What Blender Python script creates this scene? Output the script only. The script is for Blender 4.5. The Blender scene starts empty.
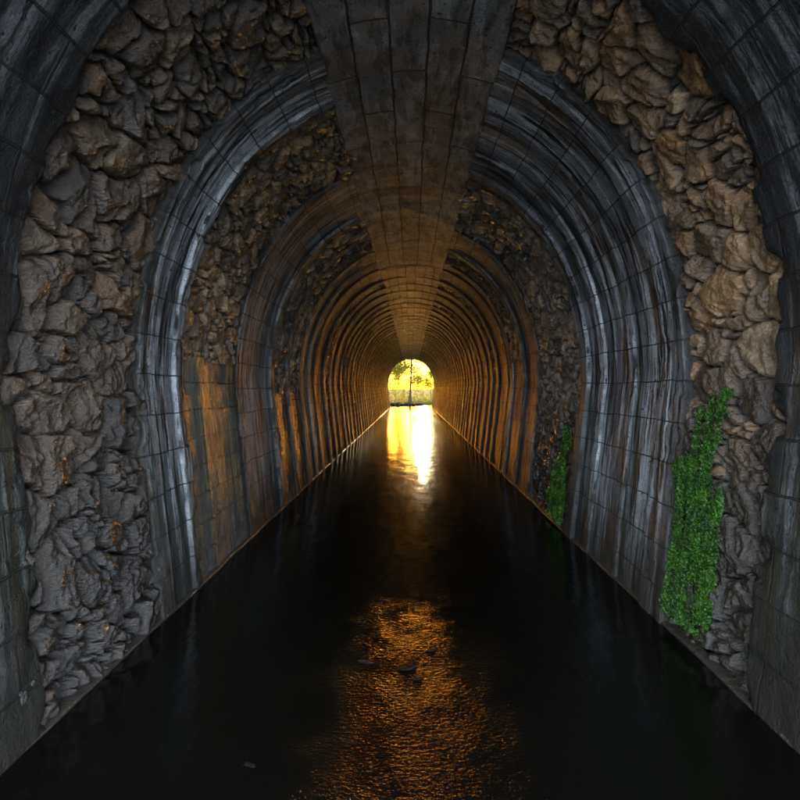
import bpy, math, random
import numpy as np
from mathutils import Vector
random.seed(7); rng=np.random.default_rng(7)
C=bpy.context.scene.collection
YEND=52.0; YBEG=-0.7
# ---------------------------------------------------------------- noise
def h2(ix,iy,seed):
    ix=ix.astype(np.int64); iy=iy.astype(np.int64)
    n=(ix*374761393+iy*668265263+seed*2147483)&0xffffffff
    n=((n^(n>>13))*1274126177)&0xffffffff
    n=(n^(n>>16))
    n=(n*2246822519)&0xffffffff
    n=n^(n>>15)
    return (n&0xffffff)/float(0xffffff)
def vn(x,y,seed=0):
    x=np.asarray(x,float); y=np.asarray(y,float)
    x,y=np.broadcast_arrays(x,y)
    ix=np.floor(x); iy=np.floor(y); fx=x-ix; fy=y-iy
    fx=fx*fx*(3-2*fx); fy=fy*fy*(3-2*fy)
    a=h2(ix,iy,seed); b=h2(ix+1,iy,seed); c=h2(ix,iy+1,seed); d=h2(ix+1,iy+1,seed)
    return (a*(1-fx)+b*fx)*(1-fy)+(c*(1-fx)+d*fx)*fy
def fbm(x,y,seed=0,o=4):
    r=0;a=0.5;t=0
    for i in range(o):
        r=r+a*vn(x*2**i+i*17.3,y*2**i+i*9.1,seed+i); t+=a; a*=0.5
    return r/t
def ss(a,b,x):
    t=np.clip((x-a)/(b-a),0,1); return t*t*(3-2*t)
# ---------------------------------------------------------------- tunnel profile (half)
WW,WS,ZS,ZC=2.15,2.37,2.10,5.0; NE=2.14
pts=[]
for z in np.linspace(-0.4,ZS,40): pts.append((WW+(WS-WW)*(z/ZS),z))
for a in np.linspace(0,math.pi/2,260)[1:]:
    c,s=math.cos(a),math.sin(a)
    pts.append((WS*max(c,0)**(2/NE),ZS+(ZC-ZS)*s**(2/NE)))
pts=np.array(pts); pts[-1,0]=0
seg=np.hypot(*np.diff(pts,axis=0).T); S=np.concatenate([[0],np.cumsum(seg)])
s0=np.interp(0,pts[:,1][:40],S[:40]); S=S-s0; STOT=S[-1]; SSPR=np.interp(ZS,pts[:40,1],S[:40])
def prof(s,off):
    s=np.asarray(s,float)
    x=np.interp(s,S,pts[:,0]); z=np.interp(s,S,pts[:,1])
    e=0.12
    sa=np.clip(s-e,S[0],STOT); sb=np.clip(s+e,S[0],STOT)
    tx=np.interp(sb,S,pts[:,0])-np.interp(sa,S,pts[:,0]); tz=np.interp(sb,S,pts[:,1])-np.interp(sa,S,pts[:,1])
    over=(s+e)>STOT
    tz=np.where(over,tz*np.clip((STOT-s)/e,0,1),tz)
    L=np.hypot(tx,tz); tx/=L; tz/=L
    nx,nz=-tz,tx
    return x+nx*off, z+nz*off
# ---------------------------------------------------------------- mesh helpers
def link(ob): C.objects.link(ob); return ob
def grid_mesh(name,X,Y,Z,U,V,attrs=None,mat=None,smooth=True,parent=None):
    nu,nv=X.shape
    co=np.stack([X,Y,Z],-1).reshape(-1,3).astype(np.float32)
    idx=np.arange(nu*nv).reshape(nu,nv)
    q=np.stack([idx[:-1,:-1],idx[1:,:-1],idx[1:,1:],idx[:-1,1:]],-1).reshape(-1,4)
    me=bpy.data.meshes.new(name)
    me.vertices.add(len(co)); me.vertices.foreach_set("co",co.ravel())
    me.loops.add(q.size); me.loops.foreach_set("vertex_index",q.ravel().astype(np.int32))
    me.polygons.add(len(q)); me.polygons.foreach_set("loop_start",np.arange(0,q.size,4,dtype=np.int32))
    me.update(calc_edges=True)
    uvl=me.uv_layers.new(name="UVMap")
    uv=np.stack([U.reshape(-1),V.reshape(-1)],-1)[q.ravel()]
    uvl.data.foreach_set("uv",uv.ravel().astype(np.float32))
    if attrs:
        for k,a in attrs.items():
            at=me.attributes.new(k,'FLOAT','POINT'); at.data.foreach_set("value",a.reshape(-1).astype(np.float32))
    me.polygons.foreach_set("use_smooth",np.full(len(q),smooth))
    if mat: me.materials.append(mat)
    me.validate()
    ob=link(bpy.data.objects.new(name,me))
    if parent: ob.parent=parent
    return ob
def pymesh(name,vs,fs,mat=None,smooth=False,parent=None):
    me=bpy.data.meshes.new(name); me.from_pydata([tuple(v) for v in vs],[],fs); me.update()
    if mat: me.materials.append(mat)
    me.polygons.foreach_set("use_smooth",np.full(len(me.polygons),smooth))
    ob=link(bpy.data.objects.new(name,me))
    if parent: ob.parent=parent
    return ob
# ---------------------------------------------------------------- materials
class NB:
    def __init__(s,name):
        s.m=bpy.data.materials.new(name); s.m.use_nodes=True; s.t=s.m.node_tree
        s.t.nodes.clear(); s.out=s.n('ShaderNodeOutputMaterial')
    def n(s,ty,**k):
        nd=s.t.nodes.new(ty)
        for a,b in k.items(): setattr(nd,a,b)
        return nd
    def set(s,sock,v):
        if isinstance(v,bpy.types.NodeSocket): s.t.links.new(v,sock)
        else: sock.default_value=v
    def math(s,op,a,b=0.0,clamp=False):
        nd=s.n('ShaderNodeMath',operation=op); nd.use_clamp=clamp
        s.set(nd.inputs[0],a); s.set(nd.inputs[1],b); return nd.outputs[0]
    def mix(s,f,a,b,bt='MIX'):
        nd=s.n('ShaderNodeMix',data_type='RGBA',blend_type=bt)
        s.set(nd.inputs[0],f); s.set(nd.inputs[6],a if isinstance(a,bpy.types.NodeSocket) else (*a,1)); s.set(nd.inputs[7],b if isinstance(b,bpy.types.NodeSocket) else (*b,1)); return nd.outputs[2]
    def ramp(s,v,lo,hi,a=0.0,b=1.0):
        nd=s.n('ShaderNodeMapRange',interpolation_type='SMOOTHSTEP')
        s.set(nd.inputs[0],v); nd.inputs[1].default_value=lo; nd.inputs[2].default_value=hi
        nd.inputs[3].default_value=a; nd.inputs[4].default_value=b; return nd.outputs[0]
    def noise(s,vec,scale,detail=4,rough=0.55):
        nd=s.n('ShaderNodeTexNoise'); s.set(nd.inputs['Vector'],vec); nd.inputs['Scale'].default_value=scale
        nd.inputs['Detail'].default_value=detail; nd.inputs['Roughness'].default_value=rough; return nd.outputs[0]
    def scalev(s,vec,sc):
        nd=s.n('ShaderNodeMapping'); s.set(nd.inputs[0],vec); nd.inputs['Scale'].default_value=sc; return nd.outputs[0]
    def pr(s,col,rough,normal=None,spec=0.5,ior=1.5,coat=0.0):
        p=s.n('ShaderNodeBsdfPrincipled'); s.set(p.inputs['Base Color'],col if isinstance(col,bpy.types.NodeSocket) else (*col,1))
        s.set(p.inputs['Roughness'],rough); p.inputs['IOR'].default_value=ior
        s.set(p.inputs['Specular IOR Level'],spec)
        if coat: p.inputs['Coat Weight'].default_value=coat; p.inputs['Coat Roughness'].default_value=0.12
        if normal is not None:
            s.t.links.new(normal,p.inputs['Normal'])
            if coat: s.t.links.new(normal,p.inputs['Coat Normal'])
        return p.outputs[0]
    def bump(s,h,dist,strength=1.0,normal=None):
        b=s.n('ShaderNodeBump'); s.set(b.inputs['Height'],h); b.inputs['Distance'].default_value=dist; b.inputs['Strength'].default_value=strength
        if normal is not None: s.t.links.new(normal,b.inputs['Normal'])
        return b.outputs[0]
    def fin(s,sh): s.t.links.new(sh,s.out.inputs[0]); return s.m

def concrete(name,base=(0.2,0.21,0.22),bright=0.35,dark=0.8,rust_glint=0.2,green=0.3,bw=0.62,rh=0.34,ro=(0.3,0.6),mort=0.010,spec=0.5,along=False,far=None,bd=0.022,rz=(2.9,2.2),rth=(0.52,0.64),yr=(10.5,24.0),sp0=0.25):
    b=NB(name); uv=b.n('ShaderNodeUVMap').outputs[0]; geo=b.n('ShaderNodeNewGeometry')
    pos=geo.outputs['Position']; sep=b.n('ShaderNodeSeparateXYZ'); b.set(sep.inputs[0],pos); z=sep.outputs[2]
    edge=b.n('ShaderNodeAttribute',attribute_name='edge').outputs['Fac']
    br=b.n('ShaderNodeTexBrick'); br.offset=0.5
    wob=b.n('ShaderNodeTexNoise'); b.set(wob.inputs['Vector'],pos); wob.inputs['Scale'].default_value=2.5; wob.inputs['Detail'].default_value=6
    dv=b.n('ShaderNodeVectorMath',operation='MULTIPLY_ADD'); b.set(dv.inputs[0],wob.outputs[1]); dv.inputs[1].default_value=(0.06,0.06,0); b.set(dv.inputs[2],uv)
    b.set(br.inputs['Vector'],dv.outputs[0]); br.inputs['Scale'].default_value=1
    br.inputs['Brick Width'].default_value=bw; br.inputs['Row Height'].default_value=rh; br.inputs['Mortar Size'].default_value=mort
    br.inputs['Mortar Smooth'].default_value=0.4; br.inputs['Bias'].default_value=0
    br.inputs['Color1'].default_value=(0.58,0.58,0.59,1); br.inputs['Color2'].default_value=(1.15,1.14,1.10,1); br.inputs['Mortar'].default_value=(0.8,0.8,0.8,1)
    big=b.noise(pos,0.9,5,0.6); med=b.noise(pos,6,7,0.7); fine=b.noise(pos,55,4,0.7); pit=b.noise(pos,22,3,0.6)
    S1,S2,S3=((1.0,3.0,1),(1.5,5,1),(0.8,2.5,1)) if along else ((5.0,0.32,1),(12.0,0.6,1),(3.5,0.28,1))
    st1=b.noise(b.scalev(uv,S1),1.0,6,0.7)
    st2=b.noise(b.scalev(uv,S2),1.3,6,0.7)
    st3=b.noise(b.scalev(uv,S3),2.7,3,0.5)
    bc=base
    if far: bc=b.mix(b.ramp(sep.outputs[1],yr[0],yr[1]),far,base)  # warm exit light put into the base colour, growing down the tunnel
    c=b.mix(1.0,bc,br.outputs[0],'MULTIPLY')
    c=b.mix(b.ramp(big,0.35,0.65,0,0.75),c,b.mix(1.0,c,(0.50,0.48,0.46),'MULTIPLY'))
    c=b.mix(b.ramp(med,0.4,0.7,0,0.6),c,b.mix(1.0,c,(1.6,1.58,1.54),'MULTIPLY'))
    mask=b.math('MULTIPLY',b.ramp(st1,0.48,0.57),b.ramp(med,0.35,0.6,0.35,1))
    c=b.mix(b.math('MULTIPLY',mask,bright),c,(0.68,0.74,0.80))
    dk=b.math('MULTIPLY',b.ramp(st2,0.46,0.54),b.ramp(st3,0.44,0.52))
    c=b.mix(b.math('MULTIPLY',dk,dark),c,(0.012,0.012,0.011))
    ru=b.math('MULTIPLY',b.ramp(st3,rth[0],rth[1]),b.ramp(z,rz[0],rz[1]))
    c=b.mix(b.math('MULTIPLY',ru,rust_glint),c,(0.58,0.32,0.06))  # rust streaks; on the block wall also gold glints put into colour
    jf=b.math('MULTIPLY',br.outputs[1],b.ramp(med,0.3,0.55,0.55,0.95))
    c=b.mix(jf,c,(0.02,0.02,0.018))
    al=b.math('MULTIPLY',b.ramp(z,2.6,0.8),b.ramp(med,0.3,0.6))
    c=b.mix(b.math('MULTIPLY',al,green),c,(0.045,0.055,0.015))
    tide=b.ramp(b.math('ADD',z,b.math('MULTIPLY',st1,0.8)),1.5,0.5)
    c=b.mix(b.math('MULTIPLY',tide,0.88),c,(0.02,0.019,0.015))
    c=b.mix(b.ramp(fine,0.3,0.75,0.0,0.5),c,(0.03,0.03,0.03))
    c=b.mix(b.ramp(pit,0.36,0.30),c,(0.02,0.02,0.02))
    c=b.mix(b.math('MULTIPLY',edge,0.85),c,(0.03,0.027,0.022))  # painted shade on ring end faces; chipped spots darken too
    r=b.ramp(b.noise(b.scalev(uv,(5,0.6,1)),1.5,3),0.35,0.7,ro[0],ro[1])
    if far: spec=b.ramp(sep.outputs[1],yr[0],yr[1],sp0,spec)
    h=b.math('ADD',b.math('MULTIPLY',br.outputs[1],-1.0),b.math('MULTIPLY',med,1.1))
    h=b.math('ADD',h,b.math('MULTIPLY',fine,0.45)); h=b.math('ADD',h,b.math('MULTIPLY',st2,0.4)); h=b.math('ADD',h,b.math('MULTIPLY',b.ramp(pit,0.30,0.40),0.25))
    return b.fin(b.pr(c,r,b.bump(h,bd),spec))
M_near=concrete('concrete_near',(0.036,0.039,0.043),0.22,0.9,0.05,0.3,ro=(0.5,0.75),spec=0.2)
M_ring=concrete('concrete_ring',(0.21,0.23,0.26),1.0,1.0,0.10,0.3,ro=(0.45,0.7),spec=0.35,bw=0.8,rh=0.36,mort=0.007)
M_wall=concrete('concrete_wall',(0.13,0.125,0.085),0.1,0.75,1.0,0.75,bw=0.5,rh=0.3,ro=(0.10,0.34),spec=1.0,bd=0.065,rz=(2.9,2.3),rth=(0.52,0.58))  # orange streaks stand in for gold wet glints as well as rust
M_mid=concrete('concrete_mid',(0.30,0.28,0.25),0.6,0.85,0.15,0.2,ro=(0.36,0.6),spec=0.75,bw=0.7,mort=0.008,far=(0.25,0.265,0.285),yr=(7,12.2),bd=0.045)
M_far=concrete('concrete_far',(0.58,0.45,0.24),0.12,0.45,0.3,0.1,bw=0.42,rh=0.24,ro=(0.34,0.56),spec=1.0,mort=0.012,far=(0.19,0.185,0.175),bd=0.05,yr=(12,26),sp0=0.4)  # gold glow from the exit painted into the far base colour
M_crown=concrete('concrete_crown',(0.30,0.28,0.25),0.35,0.6,0.02,0.0,bw=1.35,rh=0.33,mort=0.012,ro=(0.4,0.62),spec=0.8,along=True,far=(0.31,0.325,0.345),yr=(6,12.2),bd=0.045)

def rubble_mat(name,k,warm,ro):
    b=NB(name); geo=b.n('ShaderNodeNewGeometry'); pos=geo.outputs['Position']
    tone=b.n('ShaderNodeAttribute',attribute_name='tone').outputs['Fac']; cav=b.n('ShaderNodeAttribute',attribute_name='cav').outputs['Fac']
    cr=b.n('ShaderNodeValToRGB'); b.set(cr.inputs[0],tone); e=cr.color_ramp.elements
    def K(r,g,bl):
        m=(r+g+bl)/3; f=warm
        return ((m+(r-m)*f)*k,(m+(g-m)*f)*k*(1-0.05*max(f,0)),(m+(bl-m)*f)*k*(1-0.14*f),1)
    e[0].color=K(0.12,0.09,0.065); e[1].color=K(0.50,0.28,0.11)
    for p,c in ((0.25,K(0.20,0.14,0.09)),(0.45,K(0.29,0.20,0.125)),(0.6,K(0.38,0.21,0.08)),(0.85,K(0.48,0.36,0.24))):
        x=e.new(p); x.color=c
    n1=b.noise(pos,7,6,0.65); n2=b.noise(pos,38,6,0.7); n3=b.noise(b.scalev(pos,(1,2.2,3.5)),14,6,0.65)
    c=b.mix(b.ramp(n1,0.4,0.65,0,0.8),cr.outputs[0],b.mix(1.0,cr.outputs[0],(0.38,0.36,0.34),'MULTIPLY'))
    c=b.mix(b.ramp(n3,0.5,0.72,0,0.6),c,b.mix(1.0,c,(1.9,1.7,1.4),'MULTIPLY'))
    c=b.mix(b.ramp(n2,0.35,0.65,0.4,0.0),c,(0.03,0.024,0.018))
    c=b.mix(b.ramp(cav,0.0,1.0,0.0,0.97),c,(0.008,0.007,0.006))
    h=b.math('ADD',b.math('MULTIPLY',n2,0.35),b.math('MULTIPLY',n3,1.0))
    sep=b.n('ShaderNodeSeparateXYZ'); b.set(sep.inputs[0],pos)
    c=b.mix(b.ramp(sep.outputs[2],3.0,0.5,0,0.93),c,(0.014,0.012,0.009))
    return b.fin(b.pr(c,b.ramp(n1,0.3,0.7,ro[0],ro[1]),b.bump(h,0.024),1.0,coat=1.0))
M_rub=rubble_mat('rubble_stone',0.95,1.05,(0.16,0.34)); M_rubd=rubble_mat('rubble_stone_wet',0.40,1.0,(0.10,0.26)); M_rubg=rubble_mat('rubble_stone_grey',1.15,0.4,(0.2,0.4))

# ---------------------------------------------------------------- tunnel parts
tunnel=link(bpy.data.objects.new('tunnel',None))
tunnel['label']="old arched canal tunnel of stained concrete and exposed rubble stone"; tunnel['category']="tunnel"

def voro(x,y,seed,wt=0.35):
    ix=np.floor(x); iy=np.floor(y)
    F1=np.full(x.shape,9.);F2=np.full(x.shape,9.); I=np.zeros(x.shape); DX=np.zeros(x.shape); DY=np.zeros(x.shape); J=np.zeros(x.shape)
    for a in range(-2,3):
        for c in range(-2,3):
            cx=ix+a; cy=iy+c
            px=cx+0.1+0.8*h2(cx,cy,seed); py=cy+0.1+0.8*h2(cx,cy,seed+1)
            dx=x-px; dy=y-py
            d=np.hypot(dx,dy)-wt*h2(cx,cy,seed+2)
            nw=d<F1
            F2=np.where(nw,F1,np.minimum(F2,d))
            I=np.where(nw,cx,I);J=np.where(nw,cy,J);DX=np.where(nw,dx,DX);DY=np.where(nw,dy,DY)
            F1=np.where(nw,d,F1)
    return F1,F2,I,J,DX,DY
def rubble(side,t0,t1,sa,sb,res,seed,base=-0.10,cs=0.24,ct=0.30,amp=1.0,mat=None):
    s=np.arange(sa,sb+res,res); t=np.arange(t0,t1+res,res)
    Sg,Tg=np.meshgrid(s,t,indexing='ij')
    wx=(fbm(Sg*2.2,Tg*2.2,seed+50,3)-0.5)*0.26; wy=(fbm(Sg*2.2,Tg*2.2,seed+60,3)-0.5)*0.26
    wx2=(fbm(Sg*9,Tg*9,seed+51,3)-0.5)*0.05; wy2=(fbm(Sg*9,Tg*9,seed+61,3)-0.5)*0.05
    sc,tc=Sg+wx+wx2,Tg+wy+wy2
    ang=0.45; u=sc*math.cos(ang)+tc*math.sin(ang); v=-sc*math.sin(ang)+tc*math.cos(ang)
    F1,F2,I,J,DX,DY=voro(u/cs,v/ct,seed,0.25)
    e=(F2-F1)*cs
    G1,G2,I2,J2,EX,EY=voro(u/(cs*0.5)+31,v/(ct*0.5)+11,seed+9,0.3)
    e2=(G2-G1)*cs*0.5
    sub=h2(I,J,seed+5)<0.20
    e=np.where(sub,np.minimum(e,e2),e)
    idt=np.where(sub,h2(I2,J2,seed+6),h2(I,J,seed+6))
    idh=np.where(sub,h2(I2,J2,seed+7),h2(I,J,seed+7))
    gx=np.where(sub,h2(I2,J2,seed+8),h2(I,J,seed+8))-0.5; gy=np.where(sub,h2(I2,J2,seed+12),h2(I,J,seed+12))-0.5
    dx=np.where(sub,EX*cs*0.5,DX*cs); dy=np.where(sub,EY*ct*0.5,DY*ct)
    q_=np.clip((e-0.004)/0.045,0,1); rise=np.sqrt(np.clip(1-(1-q_)**2,0,1)+1e-6)
    cut=0
    for q in range(4):
        g=h2(I,J,seed+21+q)*6.28; m=0.25+0.5*h2(I,J,seed+25+q)
        cut=np.minimum(cut,0.035-(dx*np.cos(g)+dy*np.sin(g))*m)
    hgt=(idh-0.5)*0.026+(gx*dx+gy*dy)*0.30+np.maximum(cut,-0.045)*0.85
    rid=1-np.abs(fbm(u*5+3,v*7,seed+30,4)*2-1)
    hgt=hgt+(rid-0.75)*0.06+(fbm(u*22,v*22,seed+33,3)-0.5)*0.014
    off=base-0.10*amp+rise*(0.115+hgt)*amp
    off=off+(fbm(Sg*0.9,Tg*0.9,seed+80,2)-0.5)*0.07
    x,z=prof(Sg,off)
    cav=1-ss(0.005,0.022,e)
    return grid_mesh('rubble_masonry',side*x,Tg,z,Tg,Sg,{'tone':idt,'cav':cav},mat or M_rub,True,tunnel)

def sweep(side,poly,sa,sb,mat,name='lining_ring',ds=0.04,dt=0.05,rag0=0.0,rag1=0.0,seed=1,chip=0.0,uvs=0.0,full=False):
    P=[poly[0]]
    for a,b in zip(poly[:-1],poly[1:]):
        n=max(1,int(math.ceil(math.hypot(b[0]-a[0],b[1]-a[1])/dt)))
        for i in range(1,n+1): P.append((a[0]+(b[0]-a[0])*i/n,a[1]+(b[1]-a[1])*i/n))
    P=np.array(P); t=P[:,0]; o=P[:,1]; t0,t1=t.min(),t.max()
    if full:
        n=int((STOT-sa)/ds); sh=np.linspace(sa,STOT,n); s=np.concatenate([sh,2*STOT-sh[::-1][1:]])
    else: s=np.arange(sa,sb+ds*0.5,ds)
    Sg,Tg=np.meshgrid(s,t,indexing='ij'); O=np.broadcast_to(o,Tg.shape).copy(); T=Tg.copy()
    top=O>=o[(t>t0)&(t<t0+0.2)].max()-0.004
    eg=((Tg<t0+0.03)&(~top)).astype(float)*(1 if rag0>0 else 0)  # mask for shade painted on the mouth-facing end faces
    w0=np.clip(1-(Tg-t0)/0.12,0,1); w1=np.clip(1-(t1-Tg)/0.12,0,1)
    r=(fbm(Sg*4,0*Sg+seed,seed,5)-0.5)*2; r2=(fbm(Sg*4,0*Sg+seed+40,seed+4,5)-0.5)*2
    T+=r*w0*rag0+r2*w1*rag1
    front=O>-0.1
    if chip>0:
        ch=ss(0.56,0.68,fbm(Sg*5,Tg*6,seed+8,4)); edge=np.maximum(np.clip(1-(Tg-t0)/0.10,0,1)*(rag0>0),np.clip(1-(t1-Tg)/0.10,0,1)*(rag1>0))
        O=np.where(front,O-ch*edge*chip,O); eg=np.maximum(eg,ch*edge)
        ch2=ss(0.60,0.70,fbm(Sg*7,Tg*7,seed+18,4))*(o.max()>0.02)
        O=np.where(front&(O>0.01),O-ch2*0.012,O)
    O=np.where(front,O+(fbm(Sg*1.3,Tg*1.3,seed+2,3)-0.5)*0.012+(fbm(Sg*9,Tg*9,seed+3,3)-0.5)*0.009,O)
    if not full and sb>STOT-1.0:      # raised bands die away into the crown slabs
        fade=ss(STOT-0.75,STOT-1.25,Sg); O=np.where(front&(O>0.005),0.005+(O-0.005)*fade,O)
    if full:
        sm=np.where(Sg>STOT,2*STOT-Sg,Sg); sg=np.where(Sg>STOT,-1,1)
        x,z=prof(sm,O); x=x*sg
    else:
        x,z=prof(Sg,O); x=side*x
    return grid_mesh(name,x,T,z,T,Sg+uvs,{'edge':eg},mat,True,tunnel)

def ringpoly(t0,t1,lips,base=0.0):
    p=[(t0,-0.38),(t0,base-0.02),(t0+0.01,base-0.005),(t0+0.025,base)] if not lips or lips[0][0]>t0 else [(t0,-0.38),(t0,base)]
    for a,b,h in lips:
        k=0.014
        p+=[(a,base),(a+0.001,base+h*0.7),(a+k*0.5,base+h*0.95),(a+k+0.003,base+h),(b-k-0.003,base+h),(b-k*0.5,base+h*0.95),(b-0.001,base+h*0.7),(b,base)]
    if not lips or lips[-1][1]<t1: p+=[(t1-0.025,base),(t1-0.01,base-0.005),(t1,base-0.02)]
    p+=[(t1,-0.38)]
    return p
SE=STOT-0.72
LO=-0.38
for side,t1,sd in ((-1,2.95,3),(1,3.2,5)):
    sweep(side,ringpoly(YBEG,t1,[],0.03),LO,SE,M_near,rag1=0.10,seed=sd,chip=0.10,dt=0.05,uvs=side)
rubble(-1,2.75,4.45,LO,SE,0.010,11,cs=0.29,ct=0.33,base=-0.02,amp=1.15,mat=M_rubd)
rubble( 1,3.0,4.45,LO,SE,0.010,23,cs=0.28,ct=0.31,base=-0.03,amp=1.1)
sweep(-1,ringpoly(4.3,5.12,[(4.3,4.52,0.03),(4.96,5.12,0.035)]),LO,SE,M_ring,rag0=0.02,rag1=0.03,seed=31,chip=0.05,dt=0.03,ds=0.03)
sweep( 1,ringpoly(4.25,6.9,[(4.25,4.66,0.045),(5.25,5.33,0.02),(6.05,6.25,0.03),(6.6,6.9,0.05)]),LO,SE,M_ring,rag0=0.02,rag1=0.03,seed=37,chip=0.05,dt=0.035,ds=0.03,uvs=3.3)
sweep(-1,ringpoly(5.12,6.7,[(5.55,5.62,0.02)],-0.01),LO,SSPR+0.30,M_wall,name='block_wall',seed=41,dt=0.04,ds=0.03)
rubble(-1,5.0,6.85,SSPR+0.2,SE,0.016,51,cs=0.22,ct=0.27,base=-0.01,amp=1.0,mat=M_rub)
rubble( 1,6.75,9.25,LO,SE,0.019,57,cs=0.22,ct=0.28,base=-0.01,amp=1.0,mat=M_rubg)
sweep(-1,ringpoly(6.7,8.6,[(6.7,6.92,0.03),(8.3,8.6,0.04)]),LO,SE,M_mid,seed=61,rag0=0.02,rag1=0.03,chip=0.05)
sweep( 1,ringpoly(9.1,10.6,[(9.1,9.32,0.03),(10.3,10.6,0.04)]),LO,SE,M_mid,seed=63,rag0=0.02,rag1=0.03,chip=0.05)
rubble(-1,8.5,10.6,SSPR-0.2,SE,0.026,71,cs=0.20,ct=0.27,base=0.0,amp=1.0,mat=M_rubg)
sweep(-1,ringpoly(8.6,9.36,[],-0.0),LO,SSPR,M_wall,name='block_wall',seed=72,dt=0.04,ds=0.04)
sweep(-1,ringpoly(9.64,10.5,[],-0.0),LO,SSPR,M_wall,name='block_wall',seed=73,dt=0.04,ds=0.04)
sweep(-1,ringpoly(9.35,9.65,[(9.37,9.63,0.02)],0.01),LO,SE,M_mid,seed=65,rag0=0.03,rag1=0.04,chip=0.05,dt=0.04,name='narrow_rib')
rubble( 1,10.5,11.6,2.6,SE,0.028,77,cs=0.20,ct=0.27,base=0.0,amp=1.0,mat=M_rubg)
sweep( 1,ringpoly(10.6,12.1,[(11.5,11.8,0.03)],-0.0),LO,2.75,M_mid,name='block_wall',seed=79)
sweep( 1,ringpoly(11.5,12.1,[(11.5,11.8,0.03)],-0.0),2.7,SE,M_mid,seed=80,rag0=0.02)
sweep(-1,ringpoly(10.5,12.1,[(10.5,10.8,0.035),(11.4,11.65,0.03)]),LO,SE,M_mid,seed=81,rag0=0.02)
t=12.1; k=0
while t<YEND-0.3:
    L=0.95 if k%3 else 1.25
    t1=min(t+L,YEND)
    if k in (1,4,7):
        for sd in (-1,1):
            rubble(sd,t+0.2,t1+0.1,2.2 if sd>0 else 1.2,SE,0.04,90+k*3+sd,cs=0.2,ct=0.27,base=0.0,amp=0.8,mat=M_rubg)
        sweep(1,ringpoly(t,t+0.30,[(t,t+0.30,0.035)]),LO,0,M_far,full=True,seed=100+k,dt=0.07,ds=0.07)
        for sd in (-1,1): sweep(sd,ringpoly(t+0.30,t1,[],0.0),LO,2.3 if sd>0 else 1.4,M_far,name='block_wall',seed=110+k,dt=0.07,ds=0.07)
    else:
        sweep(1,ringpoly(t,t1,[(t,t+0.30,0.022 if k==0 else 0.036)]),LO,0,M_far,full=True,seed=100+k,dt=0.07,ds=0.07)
    t=t1; k+=1
def crown(ya,yb,o0,mat,W=0.80):
    us=np.linspace(-W,W,41)
    us=np.concatenate([[-W,-W,-W+0.01],us[1:-1],[W-0.01,W,W]]); o=np.concatenate([[-0.3,o0-0.010,o0-0.002],[o0]*39,[o0-0.002,o0-0.010,-0.3]])
    tt=np.arange(ya,yb,0.06)
    Ug,Tg=np.meshgrid(us,tt,indexing='ij'); O=np.broadcast_to(o[:,None],Ug.shape).copy()
    fr=O>-0.1
    O+=np.where(fr,(fbm(Ug*2+9,Tg*1.2,5,3)-0.5)*0.008,0)
    step=(h2(np.floor((Ug+0.81)/0.33),np.floor(Tg/1.35+0.5*np.floor((Ug+0.81)/0.33)),3)-0.5)*0.010
    O+=np.where(fr,step,0)
    edge=(fbm(Tg*4,Ug*0+np.sign(Ug)*3,15,4)-0.5)*0.05
    Uw=Ug+np.where(np.abs(Ug)>0.7,edge,0)
    s=STOT-np.abs(Uw); x,z=prof(s,O); x=x*np.sign(Uw+1e-9)
    grid_mesh('crown_strip',x,Tg,z,Tg,Ug+0.81,None,mat,True,tunnel)
crown(YBEG,12.12,0.020,M_crown); crown(12.12,YEND-0.05,0.024,M_far,0.78)
def ledge(side):
    poly=[(-0.06,-0.35),(0.04,-0.35),(0.04,0.008),(0.038,0.014),(0.03,0.019),(0.01,0.022),(-0.06,0.024)]
    tt=np.arange(YBEG,YEND-0.1,0.10); P=np.array(poly)
    I,Tg=np.meshgrid(np.arange(len(P)),tt,indexing='ij')
    off=P[:,0][I]; z=P[:,1][I]
    wob=(fbm(Tg*1.5,0*Tg+side,44,4)-0.5)*0.04
    x=side*(WW+0.005-off+wob*(off>0)); z=z+np.where(z>0,(fbm(Tg*2.5,0*Tg+side*5,46,3)-0.5)*0.015,0)
    grid_mesh('ledge',x,Tg,z,Tg,z,None,M_led,False,tunnel)
b=NB('wet_ledge'); pos=b.n('ShaderNodeNewGeometry').outputs['Position']; n=b.noise(pos,9,5); f=b.noise(pos,50,4)
M_led=b.fin(b.pr(b.mix(n,(0.02,0.018,0.016),(0.06,0.05,0.04)),0.35,b.bump(b.math('ADD',n,b.math('MULTIPLY',f,0.4)),0.03),0.8))
for sd in (-1,1): ledge(sd)
M_dark=NB('rock_backing'); pos=M_dark.n('ShaderNodeNewGeometry').outputs['Position']
M_dark=M_dark.fin(M_dark.pr(M_dark.mix(M_dark.noise(pos,4,5),(0.03,0.028,0.025),(0.08,0.07,0.06)),0.7))
sh=np.linspace(LO,STOT,60); s=np.concatenate([sh,2*STOT-sh[::-1][1:]])
Tg=np.array([YBEG,YEND]); Sg,Tg=np.meshgrid(s,Tg,indexing='ij'); smg=np.minimum(Sg,2*STOT-Sg)
x,z=prof(smg,-0.36); x=np.where(Sg>STOT,-x,x)
grid_mesh('rock_backing',x,Tg,z,Tg,Sg,None,M_dark,True,tunnel)

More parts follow.
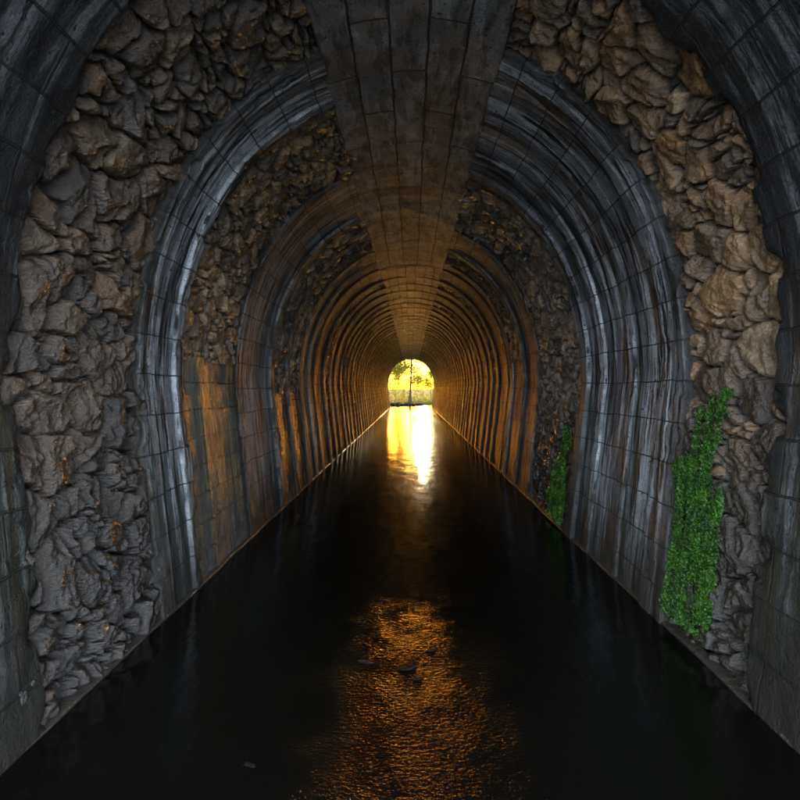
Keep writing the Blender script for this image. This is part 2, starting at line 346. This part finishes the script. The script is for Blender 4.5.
# ---------------------------------------------------------------- hill, ground
def arch(w,zs,zc,n=48,zb=-0.4):
    p=[(w,zb)]
    for a in np.linspace(0,math.pi,n): p.append((w*math.cos(a),zs+(zc-zs)*math.sin(a)))
    p.append((-w,zb)); return p
b=NB('soil'); pos=b.n('ShaderNodeNewGeometry').outputs['Position']; sp=b.n('ShaderNodeSeparateXYZ'); b.set(sp.inputs[0],pos)
n1=b.noise(pos,1.2,6); n2=b.noise(pos,14,5)
cs_=b.mix(b.ramp(n1,0.4,0.6),(0.03,0.024,0.016),(0.025,0.035,0.01))
cs_=b.mix(b.ramp(sp.outputs[1],-0.5,-2.5),cs_,b.mix(n2,(0.34,0.33,0.31),(0.5,0.49,0.46)))   # unseen ground made pale behind the mouth, to bounce light into the vault
M_soil=b.fin(b.pr(cs_,0.95,b.bump(n2,0.1),0.1))
inner=arch(2.9,2.2,5.6,40,-1.0); hill=arch(16,0.0,11,40,-1.0)
vs=[];fs=[];n=len(inner)
for y,l in ((YBEG,inner),(YBEG,hill),(YEND,hill),(YEND,inner)): vs+=[(x,y,z) for x,z in l]
for r in range(3):
    for i in range(n-1): fs.append((r*n+i,r*n+i+1,(r+1)*n+i+1,(r+1)*n+i))
h=pymesh('hillside',vs,fs,M_soil,False); h['kind']='structure'
gx=np.concatenate([[-400,-150,-60,-30],np.linspace(-16,16,65),[30,60,150,400]]); gy=np.concatenate([[-400,-120,-40,-20,-10],np.linspace(-5,51,56),np.linspace(52,82,61),[97,137,257,600]])
Gx,Gy=np.meshgrid(gx,gy,indexing='ij')
chan=ss(2.6,4.2,np.abs(Gx)); far=ss(56.5,59.0,Gy+(fbm(Gx*0.8,Gy*0.2,3)-0.5)*2); back=ss(-2.0,-4.5,Gy)
top=0.25+fbm(Gx*0.7,Gy*0.7,9,4)*0.5
Z=-0.6+np.maximum(chan,far)*(0.6+top); Z=np.where(far*1.0>chan, -0.6+far*(0.45+0.55*top),Z)
Z=np.where(Gy<-1,-0.6+np.maximum(chan,back)*(0.6+0.15*top),Z)
g=grid_mesh('ground',Gx,Gy,Z,Gx,Gy,None,M_soil,True); g['kind']='structure'
# ---------------------------------------------------------------- water
b=NB('dark_water'); pos=b.n('ShaderNodeNewGeometry').outputs['Position']; sep=b.n('ShaderNodeSeparateXYZ'); b.set(sep.inputs[0],pos); X,Y=sep.outputs[0],sep.outputs[1]
a1=b.noise(b.scalev(pos,(1,0.6,1)),2.2,3); a2=b.noise(b.scalev(pos,(1,0.8,1)),9,4)
rp=b.noise(b.scalev(pos,(0.8,1.3,1)),36,3,0.55); rp2=b.noise(pos,100,2,0.5)
patch=b.noise(pos,1.3,5,0.6)
Xc=b.math('ABSOLUTE',X)
mask=b.math('MULTIPLY',b.ramp(b.math('ADD',Y,b.math('MULTIPLY',patch,2.4)),7.4,3.0),b.ramp(b.math('ADD',Xc,b.math('MULTIPLY',patch,1.4)),2.9,0.3))
mask=b.math('MULTIPLY',mask,b.ramp(b.noise(pos,4,4,0.6),0.3,0.62,0.55,1))
hr=b.math('MULTIPLY',b.math('ADD',rp,b.math('MULTIPLY',rp2,0.3)),mask)
nrm=b.bump(b.math('ADD',a1,b.math('MULTIPLY',a2,0.2)),0.013)
nrm=b.bump(hr,0.0135,1.0,nrm)
M_wat=b.fin(b.pr((0.003,0.0028,0.0022),b.ramp(mask,0,0.6,0.11,0.14),nrm,0.5,1.33))
vs=[];fs=[]
wy=[-5,0,10,20,30,40,52,61]
for y in wy: vs+=[(-3.6,y,0),(3.6,y,0)]
for i in range(len(wy)-1): fs.append((2*i,2*i+1,2*i+3,2*i+2))
w=pymesh('water',vs,fs,M_wat); w['kind']='structure'

# ---------------------------------------------------------------- stones in the water and on the bank
import bmesh
def stone(name,x,y,z,r,seed,label,mat,group):
    bm=bmesh.new(); bmesh.ops.create_icosphere(bm,subdivisions=4,radius=1)
    co=np.array([v.co[:] for v in bm.verts])
    f=1+0.7*(fbm(co[:,0]*1.3+seed,co[:,1]*1.3+co[:,2]*1.7,seed,4)-0.5)
    for v,ff in zip(bm.verts,f): v.co=Vector((v.co.x*r[0]*ff,v.co.y*r[1]*ff,v.co.z*r[2]*ff))
    me=bpy.data.meshes.new(name); bm.to_mesh(me); bm.free(); me.materials.append(mat)
    me.polygons.foreach_set("use_smooth",np.full(len(me.polygons),True))
    o=link(bpy.data.objects.new(name,me)); o.location=(x,y,z); o.rotation_euler[2]=0.3*math.sin(seed)
    o['label']=label; o['category']="stone"; o['group']=group
b=NB('wet_stone'); pos=b.n('ShaderNodeNewGeometry').outputs['Position']; n1=b.noise(pos,12,6,0.65)
M_ws=b.fin(b.pr(b.mix(b.ramp(n1,0.35,0.65),(0.004,0.0035,0.003),(0.012,0.010,0.008)),0.5,b.bump(b.noise(pos,40,5),0.02),0.2))
for i,(px,py,r) in enumerate([(408,668,(0.07,0.025,0.012)),(366,662,(0.06,0.022,0.010)),(432,650,(0.05,0.02,0.009)),(250,765,(0.05,0.02,0.009)),(418,678,(0.05,0.025,0.010))]):
    d=1000/(py-388); stone('stone',(px-411)*d/500,d,-0.005,r,i*3+2,"small dark wet stone breaking the tunnel water",M_ws,"stones lying in the water")
for i in range(12):
    stone('boulder',random.uniform(-3,3),random.uniform(56.6,58.6),0.08,(random.uniform(0.25,0.6),0.3,random.uniform(0.15,0.3)),i*5+1,"dark rock on the bank beyond the water",M_ws,"rocks along the far bank")

# ---------------------------------------------------------------- creeping plants
def leafmat(name,c1,c2,tr=0.35):
    b=NB(name); pos=b.n('ShaderNodeNewGeometry').outputs['Position']; n=b.noise(pos,9,4)
    rnd=b.n('ShaderNodeNewGeometry').outputs['Random Per Island']
    c=b.mix(rnd,c1,c2); c=b.mix(b.ramp(n,0.38,0.6,0,0.85),c,b.mix(1.0,c,(0.28,0.32,0.25),'MULTIPLY'))
    p=b.pr(c,0.5); tl=b.n('ShaderNodeBsdfTranslucent'); b.set(tl.inputs[0],b.mix(1.0,c,(1.6,1.4,0.6),'MULTIPLY'))
    mx=b.n('ShaderNodeMixShader'); mx.inputs[0].default_value=tr; b.t.links.new(p,mx.inputs[1]); b.t.links.new(tl.outputs[0],mx.inputs[2])
    return b.fin(mx.outputs[0])
M_moss=leafmat('moss_green',(0.017,0.07,0.004),(0.065,0.20,0.010),0.2)
def leaves(name,centers,normals,size,mat,parent=None,droop=0.0,asp=1.3):
    vs=[];fs=[]
    for c,nn in zip(centers,normals):
        nv=Vector(nn)+Vector(rng.normal(0,0.55,3)); nv.normalize()
        a=nv.cross(Vector(rng.normal(0,1,3))).normalized()
        if droop: a=(a+Vector((0,0,-droop))).normalized(); 
        bb=nv.cross(a).normalized(); sz=size*random.uniform(0.5,1.3); i=len(vs); c=Vector(c)
        vs+= [c-a*sz*asp*0.5, c+bb*sz*0.42-a*sz*0.05+nv*sz*0.1, c+a*sz*asp*0.5, c-bb*sz*0.42-a*sz*0.05+nv*sz*0.1]
        fs.append((i,i+1,i+2,i+3))
    return pymesh(name,vs,fs,mat,False,parent)
def creeper(t0,t1,z0,z1,n,size,side,label,seed,shape,o0=0.0,th=0.30):
    cs=[];ns=[]
    while len(cs)<n:
        t=random.uniform(t0,t1); z=random.uniform(z0,z1); f=(z-z0)/(z1-z0); g=(t-t0)/(t1-t0)
        lo,hi=shape(f); wob=(float(fbm(np.array(z*6),np.array(seed),seed,3))-0.5)*0.4; wob2=(float(fbm(np.array(z*6+9),np.array(seed),seed,3))-0.5)*0.3
        if not(lo+wob<g<hi+wob2): continue
        d=float(fbm(np.array(t*14),np.array(z*2.2),seed,4)); ed=min(g-lo-wob,hi+wob2-g)
        if d<th+0.22*random.random()+max(0,0.20-ed)*1.4: continue
        off=o0+0.10*(d-0.2)*random.random()
        x,zz=prof(z,off); cs.append((side*float(x),t,float(zz))); ns.append((-side,-0.3,0.35))
    o=leaves('creeping_plant',cs,ns,size,M_moss,None,0.9,1.6); o['label']=label; o['category']="plant"; return o
creeper(3.50,4.32,0.12,2.0,27000,0.014,1,"bright green moss and creepers hanging on rubble wall",3,lambda f:(0.04+0.12*f,1.0 if f<0.5 else 1.0-1.0*(f-0.5)),0.01,0.34)
creeper(6.9,8.0,0.05,1.45,8000,0.022,1,"small green moss patch at foot of rubble wall",8,lambda f:(0.1,0.95-0.4*f),0.02,0.36)

# ---------------------------------------------------------------- trees beyond
b=NB('bark'); pos=b.n('ShaderNodeNewGeometry').outputs['Position']; n=b.noise(b.scalev(pos,(6,6,1)),3,5)
M_bark=b.fin(b.pr(b.mix(n,(0.03,0.022,0.015),(0.08,0.06,0.04)),0.85,b.bump(n,0.05)))
M_leaf=leafmat('tree_leaf',(0.11,0.17,0.02),(0.34,0.34,0.035),0.65)
def tree(x,y,H,r,nl,crown_lo,cr,size,lab,seed,lean=0.0):
    R=random.Random(seed); root=link(bpy.data.objects.new('tree',None)); root.location=(0,0,0)
    root['label']=lab; root['category']="tree"; root['group']="trees beyond the tunnel mouth"
    vs=[];fs=[]
    def limb(p0,p1,r0,r1,nseg=7,bend=0.15):
        p0=Vector(p0);p1=Vector(p1); n=8; base=len(vs); ax=(p1-p0).normalized(); u=ax.orthogonal().normalized(); v=ax.cross(u)
        off=Vector((R.uniform(-1,1),R.uniform(-1,1),0))*bend
        for i in range(nseg+1):
            f=i/nseg; c=p0.lerp(p1,f)+off*math.sin(f*math.pi); rr=r0+(r1-r0)*f
            if r0==r and i==0: rr*=1.5
            for k in range(n):
                a=k/n*6.283; vs.append(c+(u*math.cos(a)+v*math.sin(a))*rr*(1+0.1*R.uniform(-1,1)))
        for i in range(nseg):
            for k in range(n):
                a=base+i*n+k; bb=base+i*n+(k+1)%n; fs.append((a,bb,bb+n,a+n))
    gz=0.0
    limb((x,y,gz),(x+lean,y,H*0.85),r,r*0.35)
    tips=[]
    for i in range(14):
        f=R.uniform(max(0.25,crown_lo/H),0.85); a=R.uniform(0,6.283); L=cr*R.uniform(0.5,1.0)
        p0=(x+lean*f,y,gz+H*0.85*f); p1=(p0[0]+math.cos(a)*L,y+math.sin(a)*L,p0[2]+L*R.uniform(0.0,0.6))
        limb(p0,p1,r*0.3,r*0.05,5,0.1); tips.append((p0,p1))
    pymesh('trunk',vs,fs,M_bark,True,root)
    cs=[]
    clumps=[]
    for p0,p1 in tips:
        for j in range(5):
            f=R.uniform(0.4,1.1); clumps.append([p0[q]+(p1[q]-p0[q])*f+R.gauss(0,0.25) for q in range(3)])
    for i in range(nl):
        c=R.choice(clumps); p=[c[q]+R.gauss(0,0.34) for q in range(3)]
        if p[2]<crown_lo: p[2]=crown_lo+R.random()*2.5
        cs.append(p)
    leaves('crown',cs,[(0,-0.3,1)]*len(cs),size,M_leaf,root)
tree(-0.15,60.0,11,0.15,1300,2.6,2.6,0.14,"slender tree with yellow-green leaves by the water",5,0.3)
tree(-4.0,66,10,0.20,7500,0.3,4.4,0.18,"leafy tree on the far bank",8)
tree(4.2,68,10,0.18,7500,0.3,4.4,0.18,"leafy tree on the far bank",9,0.5)
tree(-2.6,84,11,0.06,6000,0.3,4.6,0.24,"sunlit tree standing among the woods",12)
tree(3.6,90,12,0.06,6000,0.3,4.8,0.24,"sunlit tree standing among the woods",13)
tree(-9,73,12,0.25,5000,0.4,4.0,0.26,"leafy tree on the far bank",15)
tree(9.5,75,12,0.25,5000,0.4,4.0,0.26,"leafy tree on the far bank",16)
cs=[];ns=[]
while len(cs)<15000:
    y=random.uniform(60.5,80); x=random.uniform(-9,9)*(y/66); q=float(fbm(np.array(x*1.4),np.array(y*0.25),77,4)); hh=0.2+15.0*max(0.0,q-0.42)
    if hh<0.5 and random.random()<0.6: continue
    z=0.2+hh*random.random()**0.8
    cs.append((x,y,z)); ns.append((0,-0.3,1))
ug=leaves('undergrowth',cs,ns,0.15,M_leaf,None); ug['kind']='stuff'; ug['label']="dense sunlit shrubs and weeds covering the far bank"; ug['category']="undergrowth"

# ---------------------------------------------------------------- light
E=math.radians(5.0); A=math.radians(1.3)
sun=bpy.data.lights.new('sun','SUN'); sun.energy=5; sun.angle=math.radians(0.5); sun.color=(1.0,0.79,0.43)
so=link(bpy.data.objects.new('sun',sun)); d=Vector((-math.sin(A)*math.cos(E),-math.cos(A)*math.cos(E),-math.sin(E))); so.rotation_euler=d.to_track_quat('-Z','Y').to_euler(); so.location=(0,70,20)
W=bpy.data.worlds.new("World"); bpy.context.scene.world=W; W.use_nodes=True; nt=W.node_tree
sky=nt.nodes.new('ShaderNodeTexSky'); sky.sky_type='NISHITA'; sky.sun_disc=False; sky.sun_elevation=E; sky.sun_rotation=A
sky.air_density=1.5; sky.dust_density=4.0; sky.ozone_density=3.0
class WB(NB):
    def __init__(s): s.t=nt
b=WB()
tc=b.n('ShaderNodeTexCoord').outputs['Generated']; sp=b.n('ShaderNodeSeparateXYZ'); b.set(sp.inputs[0],tc)
warm=b.ramp(sp.outputs[1],0.3,0.95)
c1=b.mix(warm,sky.outputs[0],b.mix(1.0,sky.outputs[0],(3.0,2.25,0.95),'MULTIPLY'))
cl=b.noise(b.scalev(tc,(1,1,2.5)),2.2,5)
c2=b.mix(cl,(4.0,4.8,6.0),(8.4,9.1,10.0))  # bright cool cloud bank added behind the camera to fill the near walls
c3=b.mix(b.ramp(sp.outputs[1],0.15,-0.35),c1,c2)
bg=nt.nodes['Background']; nt.links.new(c3,bg.inputs[0]); bg.inputs[1].default_value=1.5
# ---------------------------------------------------------------- camera
cam=bpy.data.cameras.new('camera'); cam.sensor_width=36; cam.lens=22.5; cam.clip_end=1500; cam.clip_start=0.05
cam.shift_x=-11/800; cam.shift_y=-12/800
co=link(bpy.data.objects.new('camera',cam)); co.location=(0,0,2.0); co.rotation_euler=(math.radians(90),0,0)
bpy.context.scene.camera=co
vs_=bpy.context.scene.view_settings; vs_.view_transform='Standard'; vs_.look='None'; vs_.exposure=0
